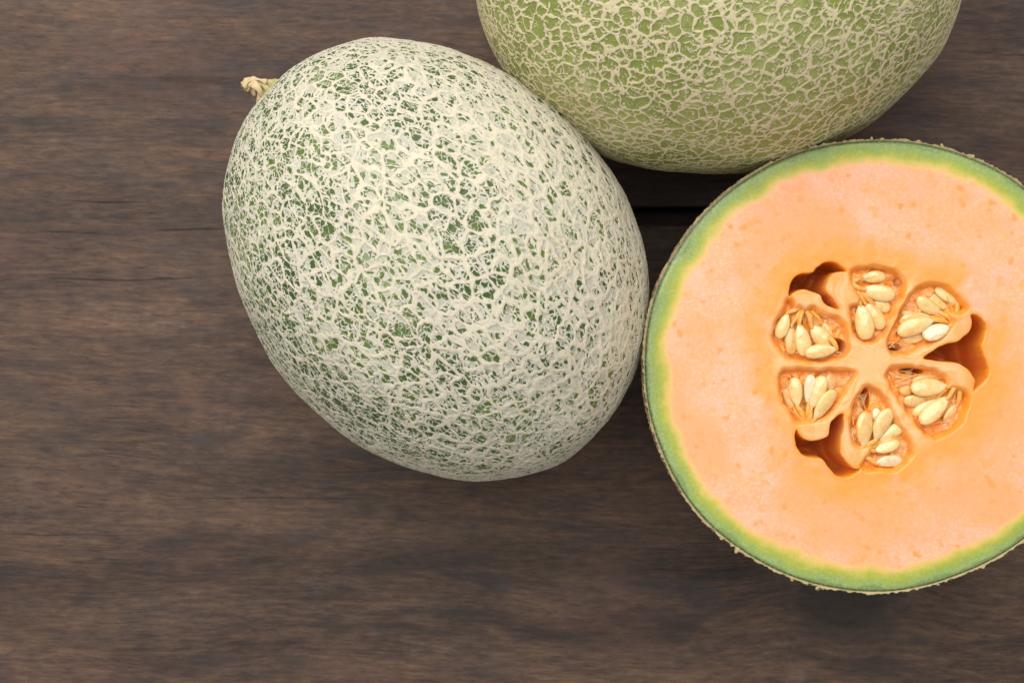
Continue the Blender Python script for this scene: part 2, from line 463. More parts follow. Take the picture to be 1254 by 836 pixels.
def board(name, upper, parent):
    ys = at(800, 266, 0)[1]
    xs = np.linspace(-0.75, 0.75, 241).astype(np.float64)
    mid = ys + 0.0006 * np.sin(xs * 23) * smooth(-.03, .05, xs)
    g = gap_half(xs)
    edge = mid + (g if upper else -g)
    sgn = 1 if upper else -1
    far = ys + sgn * (0.62 if upper else 0.68)
    rad = np.minimum(0.0016, g)                    # worn arris only where the joint is open
    rows = []
    t = np.linspace(0, 1, 30)
    for k in t[::-1]:                              # far edge -> near the joint
        y = far * k + (edge + sgn * rad * 1.001) * (1 - k)
        rows.append(np.stack([xs, y, np.zeros_like(xs)], -1))
    for a in np.linspace(0, math.pi / 2, 7)[1:]:
        rows.append(np.stack([xs, edge + sgn * rad * (1 - math.sin(a)), -rad * (1 - math.cos(a))], -1))
    rows.append(np.stack([xs, edge, np.full_like(xs, -0.022)], -1))
    rows.append(np.stack([xs, np.full_like(xs, far), np.full_like(xs, -0.022)], -1))
    rows.append(rows[0].copy())
    v = np.concatenate(rows)
    f = grid_faces(len(rows), len(xs))
    if not upper: pass
    else: f = f[:, ::-1]
    o = obj(name, new_mesh(name, v, f[:, ::-1]), M_WOOD, parent)
    return o

table = empty("table_top", (0, 0, 0))
table["kind"] = "structure"
table["label"] = "dark brown stained wooden table top of long boards"
board("board", True, table)
board("board", False, table)

def box_mesh(name, x0, x1, y0, y1, z0, z1):
    v = [(x, y, z) for z in (z0, z1) for y in (y0, y1) for x in (x0, x1)]
    f = [(0, 2, 3, 1), (4, 5, 7, 6), (0, 1, 5, 4), (2, 6, 7, 3), (0, 4, 6, 2), (1, 3, 7, 5)]
    return new_mesh(name, v, f, smooth=False)
ygap = at(800, 266, 0)[1]
obj("rail", box_mesh("rail", -.70, .70, ygap - .045, ygap + .045, -.060, -.0225), M_WOOD, table)

# ------------------------------------------------------------------ whole melons
def cap_grid(n, split=.88, theta_split=112.0):
    """n x n sheet wrapped round a sphere: fine over the top, coarse below"""
    a = np.linspace(-1, 1, n)
    X, Y = np.meshgrid(a, a, indexing='xy')
    X = X.ravel(); Y = Y.ravel()
    r = np.maximum(np.abs(X), np.abs(Y))
    with np.errstate(divide='ignore', invalid='ignore'):
        ph = np.where(np.abs(X) >= np.abs(Y), (Y / np.where(X == 0, 1, X)) * (math.pi / 4), 0)
        ph = np.where(np.abs(X) >= np.abs(Y), np.where(X < 0, ph + math.pi, ph), math.pi / 2 - (X / np.where(Y == 0, 1, Y)) * (math.pi / 4))
        ph = np.where((np.abs(X) < np.abs(Y)) & (Y < 0), ph + math.pi, ph)
    th = np.where(r < split, r / split * theta_split, theta_split + (r - split) / (1 - split) * (179.5 - theta_split))
    th = np.radians(th)
    d = np.stack([np.sin(th) * np.cos(ph), np.sin(th) * np.sin(ph), np.cos(th)], -1)
    return d, np.degrees(th)

def melon_surface(n, a, b, egg, lump, seed, net):
    d, th = cap_grid(n)
    x = d[:, 0]
    # long axis along local x; `egg` fattens the +x end, slight facets from the lumps
    rad = 1 + egg * x * 0.5 - egg * .5 * x ** 3
    p = np.stack([a * d[:, 0], b * rad * d[:, 1], b * rad * d[:, 2]], -1)
    nrm = np.stack([d[:, 0] / a, d[:, 1] / b, d[:, 2] / b], -1)
    nrm /= np.linalg.norm(nrm, axis=1, keepdims=True)
    p = p + nrm * (lump * fbm(d, 1.6, seed, 2))[:, None]
    act = th < 118
    sa = np.full(len(p), -1.0, np.float32); sb = sa.copy(); hh = np.zeros(len(p), np.float32)
    dn = np.zeros(len(p), np.float32)
    sa[act], sb[act], hh[act], dn[act] = net(p[act], d[act], nrm[act])
    p = p + nrm * hh[:, None]
    return p, grid_faces(n, n), dict(net_a=sa, net_b=sb, cover=dn)

def warp(p, amt, scale, seed):
    w = np.stack([perlin(p, scale, seed + i) for i in range(3)], -1)
    w2 = np.stack([perlin(p, scale * 2.7, seed + 20 + i) for i in range(3)], -1)
    return p + (w * amt + w2 * amt * .45).astype(np.float32)

def net_pale(p, d, nrm):
    st = np.array([.64, 1, 1])                     # cells drawn out along the axis
    q = p * st; nq = nrm / st; nq /= np.linalg.norm(nq, axis=1, keepdims=True)
    phi = np.arctan2(d[:, 1], d[:, 2])
    sut = np.cos(phi * 10 + 1.5 * perlin(p, 22, 8))          # ten faint ribs
    den = .22 * fbm(p, 36, 5, 2) + .16 * sut + .20 * d[:, 0] + .42 * d[:, 1]
    e1 = vor_edge(warp(q, .0010, 240, 3), nq, .0047, 1, .97, .90) * 1000
    w1 = .54 + .40 * den + .18 * perlin(p, 200, 14)
    sa = np.clip(w1, .28, 1.75) - e1
    e2 = vor_edge(warp(q, .0009, 360, 31), nq, .0026, 2, .82) * 1000
    w2 = .23 + .22 * den + .16 * perlin(p, 300, 24)
    sb = w2 - e2
    h = .00034 * np.sqrt(np.clip(sa / .8 + .12, 0, 1)) + .00028 * np.sqrt(np.clip(sb / .5 + .1, 0, 1)) * (sa < 0.1)
    h = h + .00010 * perlin(p, 900, 41) + .00020 * perlin(p, 120, 44)
    return sa, sb, h, den

def net_green(p, d, nrm):
    st = np.array([.88, 1, 1])
    q = p * st; nq = nrm / st; nq /= np.linalg.norm(nq, axis=1, keepdims=True)
    e1 = vor_edge(warp(q, .0009, 260, 53), nq, .0039, 11, .91) * 1000
    big = fbm(p, 40, 61, 3)
    w1 = .43 + .05 * big + .10 * perlin(p, 260, 64)
    sa = np.clip(w1, .12, .85) - e1
    e2 = vor_edge(warp(q, .0008, 420, 71), nq, .0025, 12, .66) * 1000
    w2 = .26 + .06 * big + .20 * perlin(p, 240, 74)
    sb = w2 - e2
    h = .00032 * np.sqrt(np.clip(sa / .6 + .12, 0, 1)) + .00024 * np.sqrt(np.clip(sb / .4 + .1, 0, 1)) * (sa < 0.05)
    h = h + .00020 * perlin(p, 110, 44)
    return sa, sb, h, 0

def ellip(u, v, a, b, ang):
    z = b - .0006
    c = at(u, v, z)
    return (c[0], c[1], 0.0), z, ang

# pale melon with the stem
A1, B1 = .0798, .0638
loc1 = at(534.5, 319, B1)
melon1 = empty("cantaloupe_melon", (loc1[0], loc1[1], 0), math.radians(-51.0))
tag(melon1, "whole pale cream netted melon with a dried stem stub at its narrow end", "melon")
v, f, at1 = melon_surface(800, A1, B1, .05, .0016, 3, net_pale)
v[:, 2] += B1 - .0004
obj("rind", new_mesh("rind", v, f, at1), M_RIND1, melon1)

def tube_rings(path, radii, nseg, seed, flat=None, rough=.12, torn=0.0):
    """swept tube with an uneven cross section -> verts, quads, along"""
    path = np.array(path, float); n = len(path)
    tan = np.gradient(path, axis=0); tan /= np.linalg.norm(tan, axis=1, keepdims=True)
    up = np.array([0.02, 0.1, 1.0])
    vs_, al = [], []
    rg = np.random.default_rng(seed)
    ph = rg.random(4) * 6.28
    for i in range(n):
        s = np.cross(up, tan[i]); s /= np.linalg.norm(s); t = np.cross(tan[i], s)
        a = np.linspace(0, 2 * math.pi, nseg, endpoint=False)
        r = radii[i] * (1 + rough * np.sin(5 * a + ph[0] + i * .12) + rough * .6 * np.sin(3 * a + ph[1] - i * .1) + rough * .4 * rg.normal(size=nseg) * .4)
        fl = 1.0 if flat is None else flat[i]
        vs_.append(path[i] + (np.cos(a) * r)[:, None] * s + (np.sin(a) * r * fl)[:, None] * t)
        al.append(np.full(nseg, i / (n - 1)))
    if torn:                                       # frayed, hollow end
        vs_[-1] = vs_[-1] + tan[-1] * (torn * rg.random((nseg, 1)) ** .7) + rg.normal(size=(nseg, 3)) * torn * .12
        vs_[-2] = vs_[-2] + rg.normal(size=(nseg, 3)) * torn * .10
    vs_.append(path[:1]); vs_.append(path[-1:] - tan[-1:] * torn * 1.1); al += [np.zeros(1), np.ones(1)]
    f = grid_faces(n, nseg, True)
    k = np.arange(nseg); k2 = (k + 1) % nseg
    c0 = n * nseg
    caps = np.concatenate([np.stack([k2, k, np.full(nseg, c0), np.full(nseg, c0)], -1)])
    caps2 = np.stack([(n - 1) * nseg + k, (n - 1) * nseg + k2, np.full(nseg, c0 + 1), np.full(nseg, c0 + 1)], -1)
    tri = np.concatenate([f[:, [0, 1, 2]], f[:, [0, 2, 3]], caps[:, :3], caps2[:, :3]])
    return np.concatenate(vs_), tri, np.concatenate(al)

def curve_pts(ctrl, n):
    c = np.array(ctrl, float); m = len(c)
    t = np.linspace(0, m - 1, n); out = []
    for s in t:
        i = min(int(s), m - 2); u = s - i
        p0, p1, p2, p3 = c[max(i - 1, 0)], c[i], c[i + 1], c[min(i + 2, m - 1)]
        out.append(.5 * ((2 * p1) + (p2 - p0) * u + (2 * p0 - 5 * p1 + 4 * p2 - p3) * u * u + (3 * p1 - p0 - 3 * p2 + p3) * u ** 3))
    return np.array(out)

def to_local(pts, o):
    c, s = math.cos(-o.rotation_euler[2]), math.sin(-o.rotation_euler[2])
    out = []
    for x, y, z in pts:
        x -= o.location[0]; y -= o.location[1]
        out.append((c * x - s * y, s * x + c * y, z))
    return out

# stem: a short stalk that flares to a torn, curled end, with one strap of bark running back to the rind
zs = B1
stalk = curve_pts(to_local([at(345, 128, zs - .001), at(331, 113, zs), at(322, 106, zs + .001), at(314, 101.5, zs + .002), at(308, 103, zs + .002), at(304, 107, zs + .001)], melon1), 26)
k = np.linspace(0, 1, 26)
vv, ff, al = tube_rings(stalk, .0045 - .0031 * smooth(.05, .55, k) + .0008 * smooth(.55, .8, k) + .0005 * smooth(.80, 1, k), 34, 5, flat=1 - .45 * k, rough=.32, torn=.0016)
stem = obj("stem", new_mesh("stem", vv, ff, dict(along=al)), M_STEM, melon1)
strap = curve_pts(to_local([at(309, 103, zs + .003), at(314, 106, zs + .004), at(318, 112, zs + .004), at(319, 121, zs + .002), at(320, 130, zs)], melon1), 18)
k = np.linspace(0, 1, 18)
vv, ff, al = tube_rings(strap, .0011 + .0003 * np.sin(k * 9), 12, 9, flat=np.full(18, .5), rough=.15)
obj("bark_strip", new_mesh("bark_strip", vv, ff, dict(along=.5 + .5 * al)), M_STEM, stem)
lip = curve_pts(to_local([at(326, 101, zs + .002), at(318, 98, zs + .003), at(310, 98, zs + .003), at(303, 101, zs + .004), at(299.5, 107, zs + .003)], melon1), 18)
vv, ff, al = tube_rings(lip, .0007 + .0004 * np.sin(k * 14 + 1), 10, 19, flat=np.full(18, .7), rough=.2)
obj("bark_strip", new_mesh("bark_strip", vv, ff, dict(along=.5 + .5 * al)), M_STEM, stem)

# greener melon lying behind the other two
A2, B2 = .0812, .0684
loc2 = at(877, -40, B2)
v, f, at2 = melon_surface(660, A2, B2, -.03, .0012, 23, net_green)
v[:, 2] += B2 - .0004
melon2 = obj("cantaloupe_melon", new_mesh("cantaloupe_melon", v, f, at2), M_RIND2, None, (loc2[0], loc2[1], 0), math.radians(2))
tag(melon2, "whole green melon with open tan netting, lying behind the cut half", "melon")

# ------------------------------------------------------------------ halved melon
ZC = .083                                   # height of the cut
cx, cy, _ = at(1075.5, 447, ZC)
PX = W(ZC) / 1254.0                         # metres per photograph pixel on the cut
half = empty("halved_melon", (cx, cy, 0))
tag(half, "halved melon showing orange flesh, green rim and cream seeds, cut side up", "melon")
RX, RY = 288.5 * PX, 279.5 * PX             # out to the skin
RIND_T = .0007

def skin_r(ang):
    e = 1 / np.sqrt((np.cos(ang) / RX) ** 2 + (np.sin(ang) / RY) ** 2)
    return e * (1 + .006 * np.sin(2 * ang + .6) + .004 * np.sin(3 * ang + 1.0) + .0022 * np.sin(7 * ang) + .0012 * np.sin(13 * ang + 2)) - RIND_T

def loc_px(pts, scale=None, off=None):      # photograph px -> local xy on the cut (m)
    a = np.array(pts, float)
    if scale: a = a / scale + np.array(off, float)
    return np.stack([(a[:, 0] - 627) * PX - cx, -(a[:, 1] - 418) * PX - cy], -1)

def closed_curve(pts, sub=4):
    p = np.asarray(pts); n = len(p); out = []
    for i in range(n):
        p0, p1, p2, p3 = p[i - 1], p[i], p[(i + 1) % n], p[(i + 2) % n]
        for u in np.linspace(0, 1, sub, endpoint=False):
            out.append(.5 * ((2 * p1) + (p2 - p0) * u + (2 * p0 - 5 * p1 + 4 * p2 - p3) * u * u + (3 * p1 - p0 - 3 * p2 + p3) * u ** 3))
    return np.array(out)

def _sdf(p, poly):
    x, y = p[:, 0], p[:, 1]
    best = np.full(len(p), 1e9); inside = np.zeros(len(p), bool)
    for (ax, ay), (bx, by) in zip(poly, np.roll(poly, -1, 0)):
        ex, ey = bx - ax, by - ay
        t = np.clip(((x - ax) * ex + (y - ay) * ey) / (ex * ex + ey * ey + 1e-18), 0, 1)
        d = (x - ax - ex * t) ** 2 + (y - ay - ey * t) ** 2
        best = np.minimum(best, d)
        c = (ay > y) != (by > y)
        if ey != 0: inside ^= c & (x < (y - ay) / ey * ex + ax)
    d = np.sqrt(best)
    return np.where(inside, d, -d)

def sdf(p, poly): return par(_sdf, p, poly)

S6 = 836 / 140.0; S3 = 836 / 300.0
O1, O2, O3, O4, O8 = (940, 310), (1080, 310), (940, 450), (1080, 450), (930, 300)
VOIDS = [
    loc_px([(158, 318), (165, 235), (205, 170), (265, 142), (330, 140), (360, 105), (410, 70), (470, 60), (530, 85), (582, 136), (520, 138), (470, 160), (440, 210), (432, 270), (470, 320), (510, 365), (527, 412), (450, 390), (405, 350), (385, 305), (340, 288), (290, 268), (240, 270), (190, 295)], S6, O1),
    loc_px([(1189, 385.6), (1195.6, 385.4), (1203, 390.4), (1208, 400.4), (1205.6, 413.8), (1203, 422.2), (1204.8, 434), (1209, 444), (1211.5, 455), (1208, 465), (1200.6, 472.6), (1192.3, 478.3), (1194.7, 468.4), (1191.4, 460), (1184.7, 451.7), (1174, 445), (1159.6, 443.5), (1145.3, 442), (1131, 438), (1147, 426.4), (1160.4, 420.2), (1171.3, 418.5), (1180.5, 412.2), (1188, 403.8), (1190.2, 393.7)]),
    loc_px([(976, 526.2), (973.5, 532), (974.3, 543.8), (980.2, 553.8), (988.6, 559.7), (998.6, 560.5), (1007, 562.2), (1013.7, 570.6), (1022, 580.6), (1031.3, 584.8), (1042.2, 583.1), (1054.7, 574.3), (1047, 573.6), (1038.8, 567.2), (1031.3, 557.2), (1029.5, 547), (1031, 536), (1034, 523), (1034, 508), (1029, 507), (1022, 512), (1017, 518.7), (1014.2, 533), (1003.6, 538), (993.6, 539.6), (985.2, 537), (979.4, 531.2)]),
]
POCKETS = [
    loc_px([(158, 345), (128, 430), (75, 500), (50, 580), (65, 650), (110, 710), (160, 762), (230, 778), (350, 788), (450, 770), (560, 740), (585, 680), (580, 600), (555, 520), (500, 478), (430, 458), (375, 440), (330, 400), (280, 425), (232, 398), (203, 425), (190, 385)], S6, O1),
    loc_px([(318, 90), (360, 80), (410, 80), (460, 95), (488, 122), (485, 170), (465, 205), (445, 260), (428, 295), (400, 318), (360, 328), (332, 300), (318, 250), (318, 212), (345, 205), (352, 178), (328, 140)], S3, O8),
    loc_px([(500, 205), (540, 152), (590, 136), (640, 150), (682, 190), (705, 218), (680, 225), (645, 228), (655, 258), (640, 292), (600, 325), (540, 355), (500, 366), (460, 365), (445, 340), (458, 290), (480, 245)], S3, O8),
    loc_px([(450, 425), (500, 418), (560, 425), (615, 440), (640, 465), (635, 492), (680, 495), (708, 512), (702, 560), (680, 605), (648, 633), (600, 652), (562, 632), (530, 590), (490, 540), (455, 480), (442, 448)], S3, O8),
    loc_px([(368, 485), (398, 500), (430, 530), (460, 590), (490, 640), (518, 690), (503, 732), (460, 762), (400, 762), (356, 756), (382, 715), (392, 684), (362, 682), (338, 684), (320, 640), (318, 590), (330, 540), (350, 504)], S3, O8),
    loc_px([(80, 432), (130, 426), (200, 430), (270, 430), (322, 438), (302, 475), (262, 540), (236, 578), (200, 592), (160, 596), (128, 602), (112, 568), (85, 530), (74, 480)], S3, O8),
]
HOLES = [(1029, 424, 8, 9, 16), (1101, 425, 9, 4, 12), (1120, 455, 14, 4, 14), (1062, 489, 6, 13, 22), (984, 396, 2.5, 5, 8), (1103, 345, 5, 6, 6)]   # px centre, radii, depth mm

NA = 760
ra = np.concatenate([np.linspace(.0004, .0425, 175), .0425 + (np.linspace(0, 1, 60)[1:]) ** 1.0 * 1.0])
ang = np.linspace(0, 2 * math.pi, NA, endpoint=False)
SR = skin_r(ang)
rr = []
for r in ra[:175]: rr.append(np.full(NA, r))
for t in np.linspace(0, 1, 60)[1:]: rr.append(.0425 + (SR - .0425) * t)
rr = np.array(rr)
P2 = np.stack([rr * np.cos(ang), rr * np.sin(ang)], -1).reshape(-1, 2)
rimd = ((SR[None, :] - rr) * 1000).ravel()
cavd = np.full(len(P2), 60.0); chamber = np.zeros(len(P2)); zloc = np.zeros(len(P2))
near = np.hypot(P2[:, 0], P2[:, 1]) < .0468
pn = P2[near]
P3 = np.concatenate([pn, np.zeros((len(pn), 1))], 1)
jig = np.stack([perlin(P3, 420, 91), perlin(P3, 420, 92)], -1) * .00016
pnj = pn + jig
sv = np.max([sdf(pnj, closed_curve(q)) for q in VOIDS], 0)
pnk = pnj + np.stack([perlin(P3, 300, 191), perlin(P3, 300, 192)], -1) * .00045
sp_all = [sdf(pnk, closed_curve(q)) for q in POCKETS]
sp = np.max(sp_all, 0) + .00080
ragged = .0004 * perlin(P3, 900, 95)
zv = -.022 * smooth(0, .0010, sv) - .014 * smooth(.0008, .0050, sv) - .002 * fbm(P3, 160, 221, 2) * (sv > .001) - .00015 * smooth(-.0005, .0, sv)
floor_n = fbm(P3, 260, 97, 3)
zp = -.0010 * smooth(-.0008, .0006, sp) - (.0024 + .0012 * floor_n) * smooth(.0001, .0015, sp)
for hx, hy, ax_, ay_, dm in HOLES:
    c = loc_px([(hx, hy)])[0]
    e = np.sqrt(((pn[:, 0] - c[0]) / (ax_ * PX)) ** 2 + ((pn[:, 1] - c[1]) / (ay_ * PX)) ** 2)
    zp = np.minimum(zp, zp - dm / 1000 * smooth(1.15, .55, e) * smooth(0.0004, .0014, sp))
zn = np.minimum(zv, zp)
hubc = loc_px([(1066, 446)])[0]
rh = np.hypot(pn[:, 0] - hubc[0], pn[:, 1] - hubc[1])
cavn = -np.maximum(sv, sp)
# soft relief on the septa and hooks
rel = .00016 * fbm(P3, 180, 99, 3) * smooth(.0465, .040, np.hypot(pn[:, 0], pn[:, 1])) - .0004 * smooth(.030, .006, rh)
zn = zn + rel
zloc[near] = zn
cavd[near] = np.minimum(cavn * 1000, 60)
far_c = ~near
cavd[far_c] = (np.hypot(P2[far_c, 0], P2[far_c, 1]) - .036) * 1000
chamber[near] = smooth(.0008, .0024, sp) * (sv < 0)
hubm = np.zeros(len(P2)); hubm[near] = smooth(.036, .026, rh)
hollow = np.zeros(len(P2)); hollow[near] = smooth(.0002, .0008, sv)
an_ = np.arctan2(pn[:, 1] - hubc[1], pn[:, 0] - hubc[0]) + .22 * perlin(P3, 160, 111)
fq = np.stack([np.cos(an_) * 9.0, np.sin(an_) * 9.0, rh * 190], -1)
fibre = np.full(len(P2), .5); fibre[near] = np.clip(.5 + smooth(.002, .010, rh) * (.55 * perlin(fq, 1.0, 113) + .40 * perlin(fq * np.array([2.6, 2.6, 1.2]), 1.0, 115)), 0, 1)
zloc += .00018 * perlin(np.concatenate([P2, np.zeros((len(P2), 1))], 1), 90, 101)
zloc -= .0006 * smooth(1.2, .0, rimd)      # cut edge rounds off slightly
V = np.concatenate([P2, (ZC + zloc)[:, None]], 1)
V = np.concatenate([V, [[0, 0, ZC + zloc[:NA].mean()]]])
F = grid_faces(len(rr), NA, True)
kk = np.arange(NA)
F = np.concatenate([F[:, [0, 2, 1]], F[:, [0, 3, 2]], np.stack([kk, (kk + 1) % NA, np.full(NA, len(P2))], -1)[:, [0, 1, 2]]])
F[:-NA] = F[:-NA]
app = lambda a, v: np.append(a, v)
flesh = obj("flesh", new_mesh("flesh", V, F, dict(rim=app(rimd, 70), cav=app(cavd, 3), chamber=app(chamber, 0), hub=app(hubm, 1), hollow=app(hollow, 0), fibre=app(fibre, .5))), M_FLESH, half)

# rind shell with its corky net; the sawn edge of the net stands proud round the cut
C_DOWN = .0832
na = 1100; nrow = 130
ang2 = np.linspace(0, 2 * math.pi, na, endpoint=False)
s0 = skin_r(ang2)
tt = np.concatenate([np.linspace(0, .35, 70), np.linspace(.35, .9995, nrow - 70)[1:]])
rows = []
for t in tt:
    th = t * math.pi / 2
    rows.append(np.stack([s0 * math.cos(th) ** 1.0 * np.cos(ang2), s0 * math.cos(th) * np.sin(ang2), np.full(na, ZC - .0005 - (C_DOWN - .0010) * math.sin(th))], -1))
base = np.concatenate(rows)
ctr_ = np.array([0, 0, ZC])
nn = (base - ctr_) / np.array([RX, RY, C_DOWN]); nn /= np.linalg.norm(nn, axis=1, keepdims=True)
def net_tan(p):
    e1 = vor_edge(warp(p, .0012, 230, 153), nn, .0058, 31, .92) * 1000
    big = fbm(p, 40, 161, 3)
    sa = np.clip(.75 + .3 * big + .3 * perlin(p, 300, 164), .1, 1.4) - e1
    e2 = vor_edge(warp(p, .0009, 380, 171), nn, .0032, 32, .75) * 1000
    sb = .35 + .3 * perlin(p, 300, 174) - e2
    h = .0006 * np.sqrt(np.clip(sa / .7 + .12, 0, 1)) + .0004 * np.sqrt(np.clip(sb / .4 + .1, 0, 1)) * (sa < .05)
    return sa, sb, h
sa, sb, hh = net_tan(base)
ragr = .0005 * np.clip(perlin(base, 700, 181), 0, 1) + .0004 * np.clip(perlin(base, 1500, 183), 0, 1)
outer = base + nn * (.00030 + hh * .85 + ragr)[:, None]
inner = np.stack([(s0 + .00002) * np.cos(ang2), (s0 + .00002) * np.sin(ang2), np.full(na, ZC - .0007)], -1)
top_mid = outer[:na].copy(); top_mid[:, 2] = ZC - .00015 + .0003 * perlin(base[:na], 900, 187)
V = np.concatenate([inner, inner * .35 + top_mid * .65 + np.array([0, 0, .0001]), top_mid, outer])
ext = lambda a, v: np.concatenate([np.full(3 * na, v), a])
F = grid_faces(len(V) // na, na, True)[:, ::-1]
rind = obj("rind", new_mesh("rind", V, F[:, ::-1], dict(net_a=ext(sa, .5), net_b=ext(sb, -.5))), M_RIND3, half)
# little torn scraps of net along the sawn edge
for i, (u, v_, ln, ww, da) in enumerate([(904, 672, 2.6, 1.3, 0.1), (888, 655, 1.6, .9, -.3), (973, 701, 1.9, 1.0, .4), (1004, 718, 2.8, 1.1, -.5), (1008, 719.5, 1.6, .8, .2),
                                         (1149, 717, 1.5, .9, .5), (1155, 181, 2.2, .7, .7), (1190, 191, 2.0, 1.0, -.9), (868, 632, 1.2, .8, 0), (845, 260, 1.2, .9, .4), (1068, 170, 1.6, .7, 0), (990, 712, 1.3, .8, 0)]):
    c = loc_px([(u, v_)])[0]; a = math.atan2(c[1], c[0])
    rs = float(skin_r(np.array([a]))[0]) + .0004
    p0 = np.array([rs * math.cos(a), rs * math.sin(a), ZC - .0008])
    d_ = np.array([math.cos(a + da), math.sin(a + da), .12 * math.sin(i * 2.1)])
    tpath = np.array([p0 + d_ * ln / 1700 * s + np.array([0, 0, .0003 * math.sin(3 * s)]) for s in np.linspace(-.3, 1, 7)])
    k = np.linspace(0, 1, 7)
    vv, ff, al = tube_rings(tpath, ww / 2000 * (1.5 - .7 * k), 9, 300 + i, flat=np.full(7, .55), rough=.4)
    obj("rind_scrap", new_mesh("rind_scrap", vv, ff, dict(net_a=np.full(len(vv), .6), net_b=np.full(len(vv), -.5))), M_RIND3, rind)

# ------------------------------------------------------------------ seeds
def seed_mesh(L, Wd, T, rs):
    rg = np.random.default_rng(rs)
    nu, nv = 30, 28
    t = np.linspace(0.0, 1.0, nu)
    prof = np.sqrt(np.clip(1 - (2 * t - 1) ** 2, 0, 1)) ** .92 * (1.06 - .36 * t ** 1.6)
    prof *= 1 - .30 * smooth(.72, 1.0, t)
    prof /= prof.max()
    a = np.linspace(0, 2 * math.pi, nv, endpoint=False)
    bend = rg.normal() * .05
    vs_, al, ed = [], [], []
    for i in range(nu):
        y = np.cos(a) * prof[i] * Wd / 2
        # lens section with a faint margin bead
        z = np.sign(np.sin(a)) * np.abs(np.sin(a)) ** 1.1 * prof[i] ** .9 * T / 2
        y = y + bend * Wd * math.sin(math.pi * t[i])
        x = np.full(nv, (t[i] - .5) * L)
        vs_.append(np.stack([x, y, z], -1)); al.append(np.full(nv, t[i])); ed.append(smooth(.80, .97, np.abs(np.cos(a))))
    v = np.concatenate(vs_); al = np.concatenate(al); ed = np.concatenate(ed)
    v += .00010 * np.stack([perlin(v + rs * .01, 420, 7 + q) for q in range(3)], -1)
    tri = grid_faces(nu, nv, True)
    return new_mesh("seed", v, tri, dict(along=al, edge=ed))

SEEDS = []   # tail px, tip px (photograph), width px, level (0 top), kind
def S(scale, off, tail, tip, w, lev, kind='c'):
    SEEDS.append(((tail[0] / scale + off[0], tail[1] / scale + off[1]), (tip[0] / scale + off[0], tip[1] / scale + off[1]), w / scale, lev, kind))
S(S6, O1, (80, 622), (145, 438), 90, .2)
S(S6, O1, (170, 740), (178, 520), 88, .3, 'a')
S(S6, O1, (280, 752), (232, 518), 112, 0)
S(S6, O1, (375, 545), (305, 430), 90, 1.2, 'a')
S(S6, O1, (455, 690), (318, 530), 118, .4)
S(S6, O1, (455, 620), (395, 505), 70, 1.1)
S(S6, O1, (275, 735), (505, 702), 98, -.9)
S(S6, O1, (572, 625), (400, 460), 118, 2.6, 'a')
S(S3, O8, (432, 108), (345, 112), 40, .5)
S(S3, O8, (462, 172), (353, 150), 54, .1)
S(S3, O8, (444, 222), (385, 196), 42, .9)
S(S3, O8, (366, 323), (344, 202), 60, 0)
S(S3, O8, (420, 285), (358, 195), 52, .7)
S(S6, O2, (392, 255), (552, 365), 92, .8)
S(S6, O2, (345, 300), (478, 412), 78, 1.1)
S(S6, O2, (255, 330), (432, 440), 98, .4)
S(S6, O2, (140, 432), (345, 440), 84, 1.2)
S(S6, O2, (125, 500), (368, 470), 92, .6)
S(S6, O2, (115, 582), (375, 490), 124, -.2)
S(S6, O2, (300, 605), (492, 535), 116, -.4, 'w')
S(S6, O2, (150, 635), (330, 600), 84, 1.0)
S(S6, O2, (130, 665), (285, 655), 60, 1.9, 'a')
S(S6, O4, (210, 150), (475, 135), 132, 0)
S(S6, O4, (215, 105), (460, 105), 92, 1.2)
S(S6, O4, (125, 175), (235, 150), 84, 1.0, 'a')
S(S6, O4, (158, 245), (330, 222), 88, .4)
S(S6, O4, (230, 345), (400, 222), 84, .5)
S(S6, O4, (280, 405), (490, 215), 122, -.2)
S(S6, O4, (455, 402), (552, 265), 74, .8)
S(S3, O8, (364, 568), (356, 690), 58, -.2)
S(S3, O8, (448, 558), (396, 666), 54, .1)
S(S3, O8, (488, 615), (404, 676), 46, .7)
S(S3, O8, (478, 668), (392, 702), 46, .3)
S(S3, O8, (492, 680), (430, 705), 38, 1.2)
S(S3, O8, (486, 736), (396, 744), 40, .2, 'w')
S(S3, O8, (396, 556), (400, 605), 36, 1.0, 'w')
S(S6, O3, (198, 70), (218, 285), 92, 0)
S(S6, O3, (315, 50), (298, 275), 88, .1, 'w')
S(S6, O3, (408, 62), (318, 305), 112, -.1)
S(S6, O3, (490, 165), (342, 380), 106, -.5)
S(S6, O3, (468, 45), (448, 175), 88, 1.0)
S(S6, O3, (125, 155), (195, 300), 66, .8)

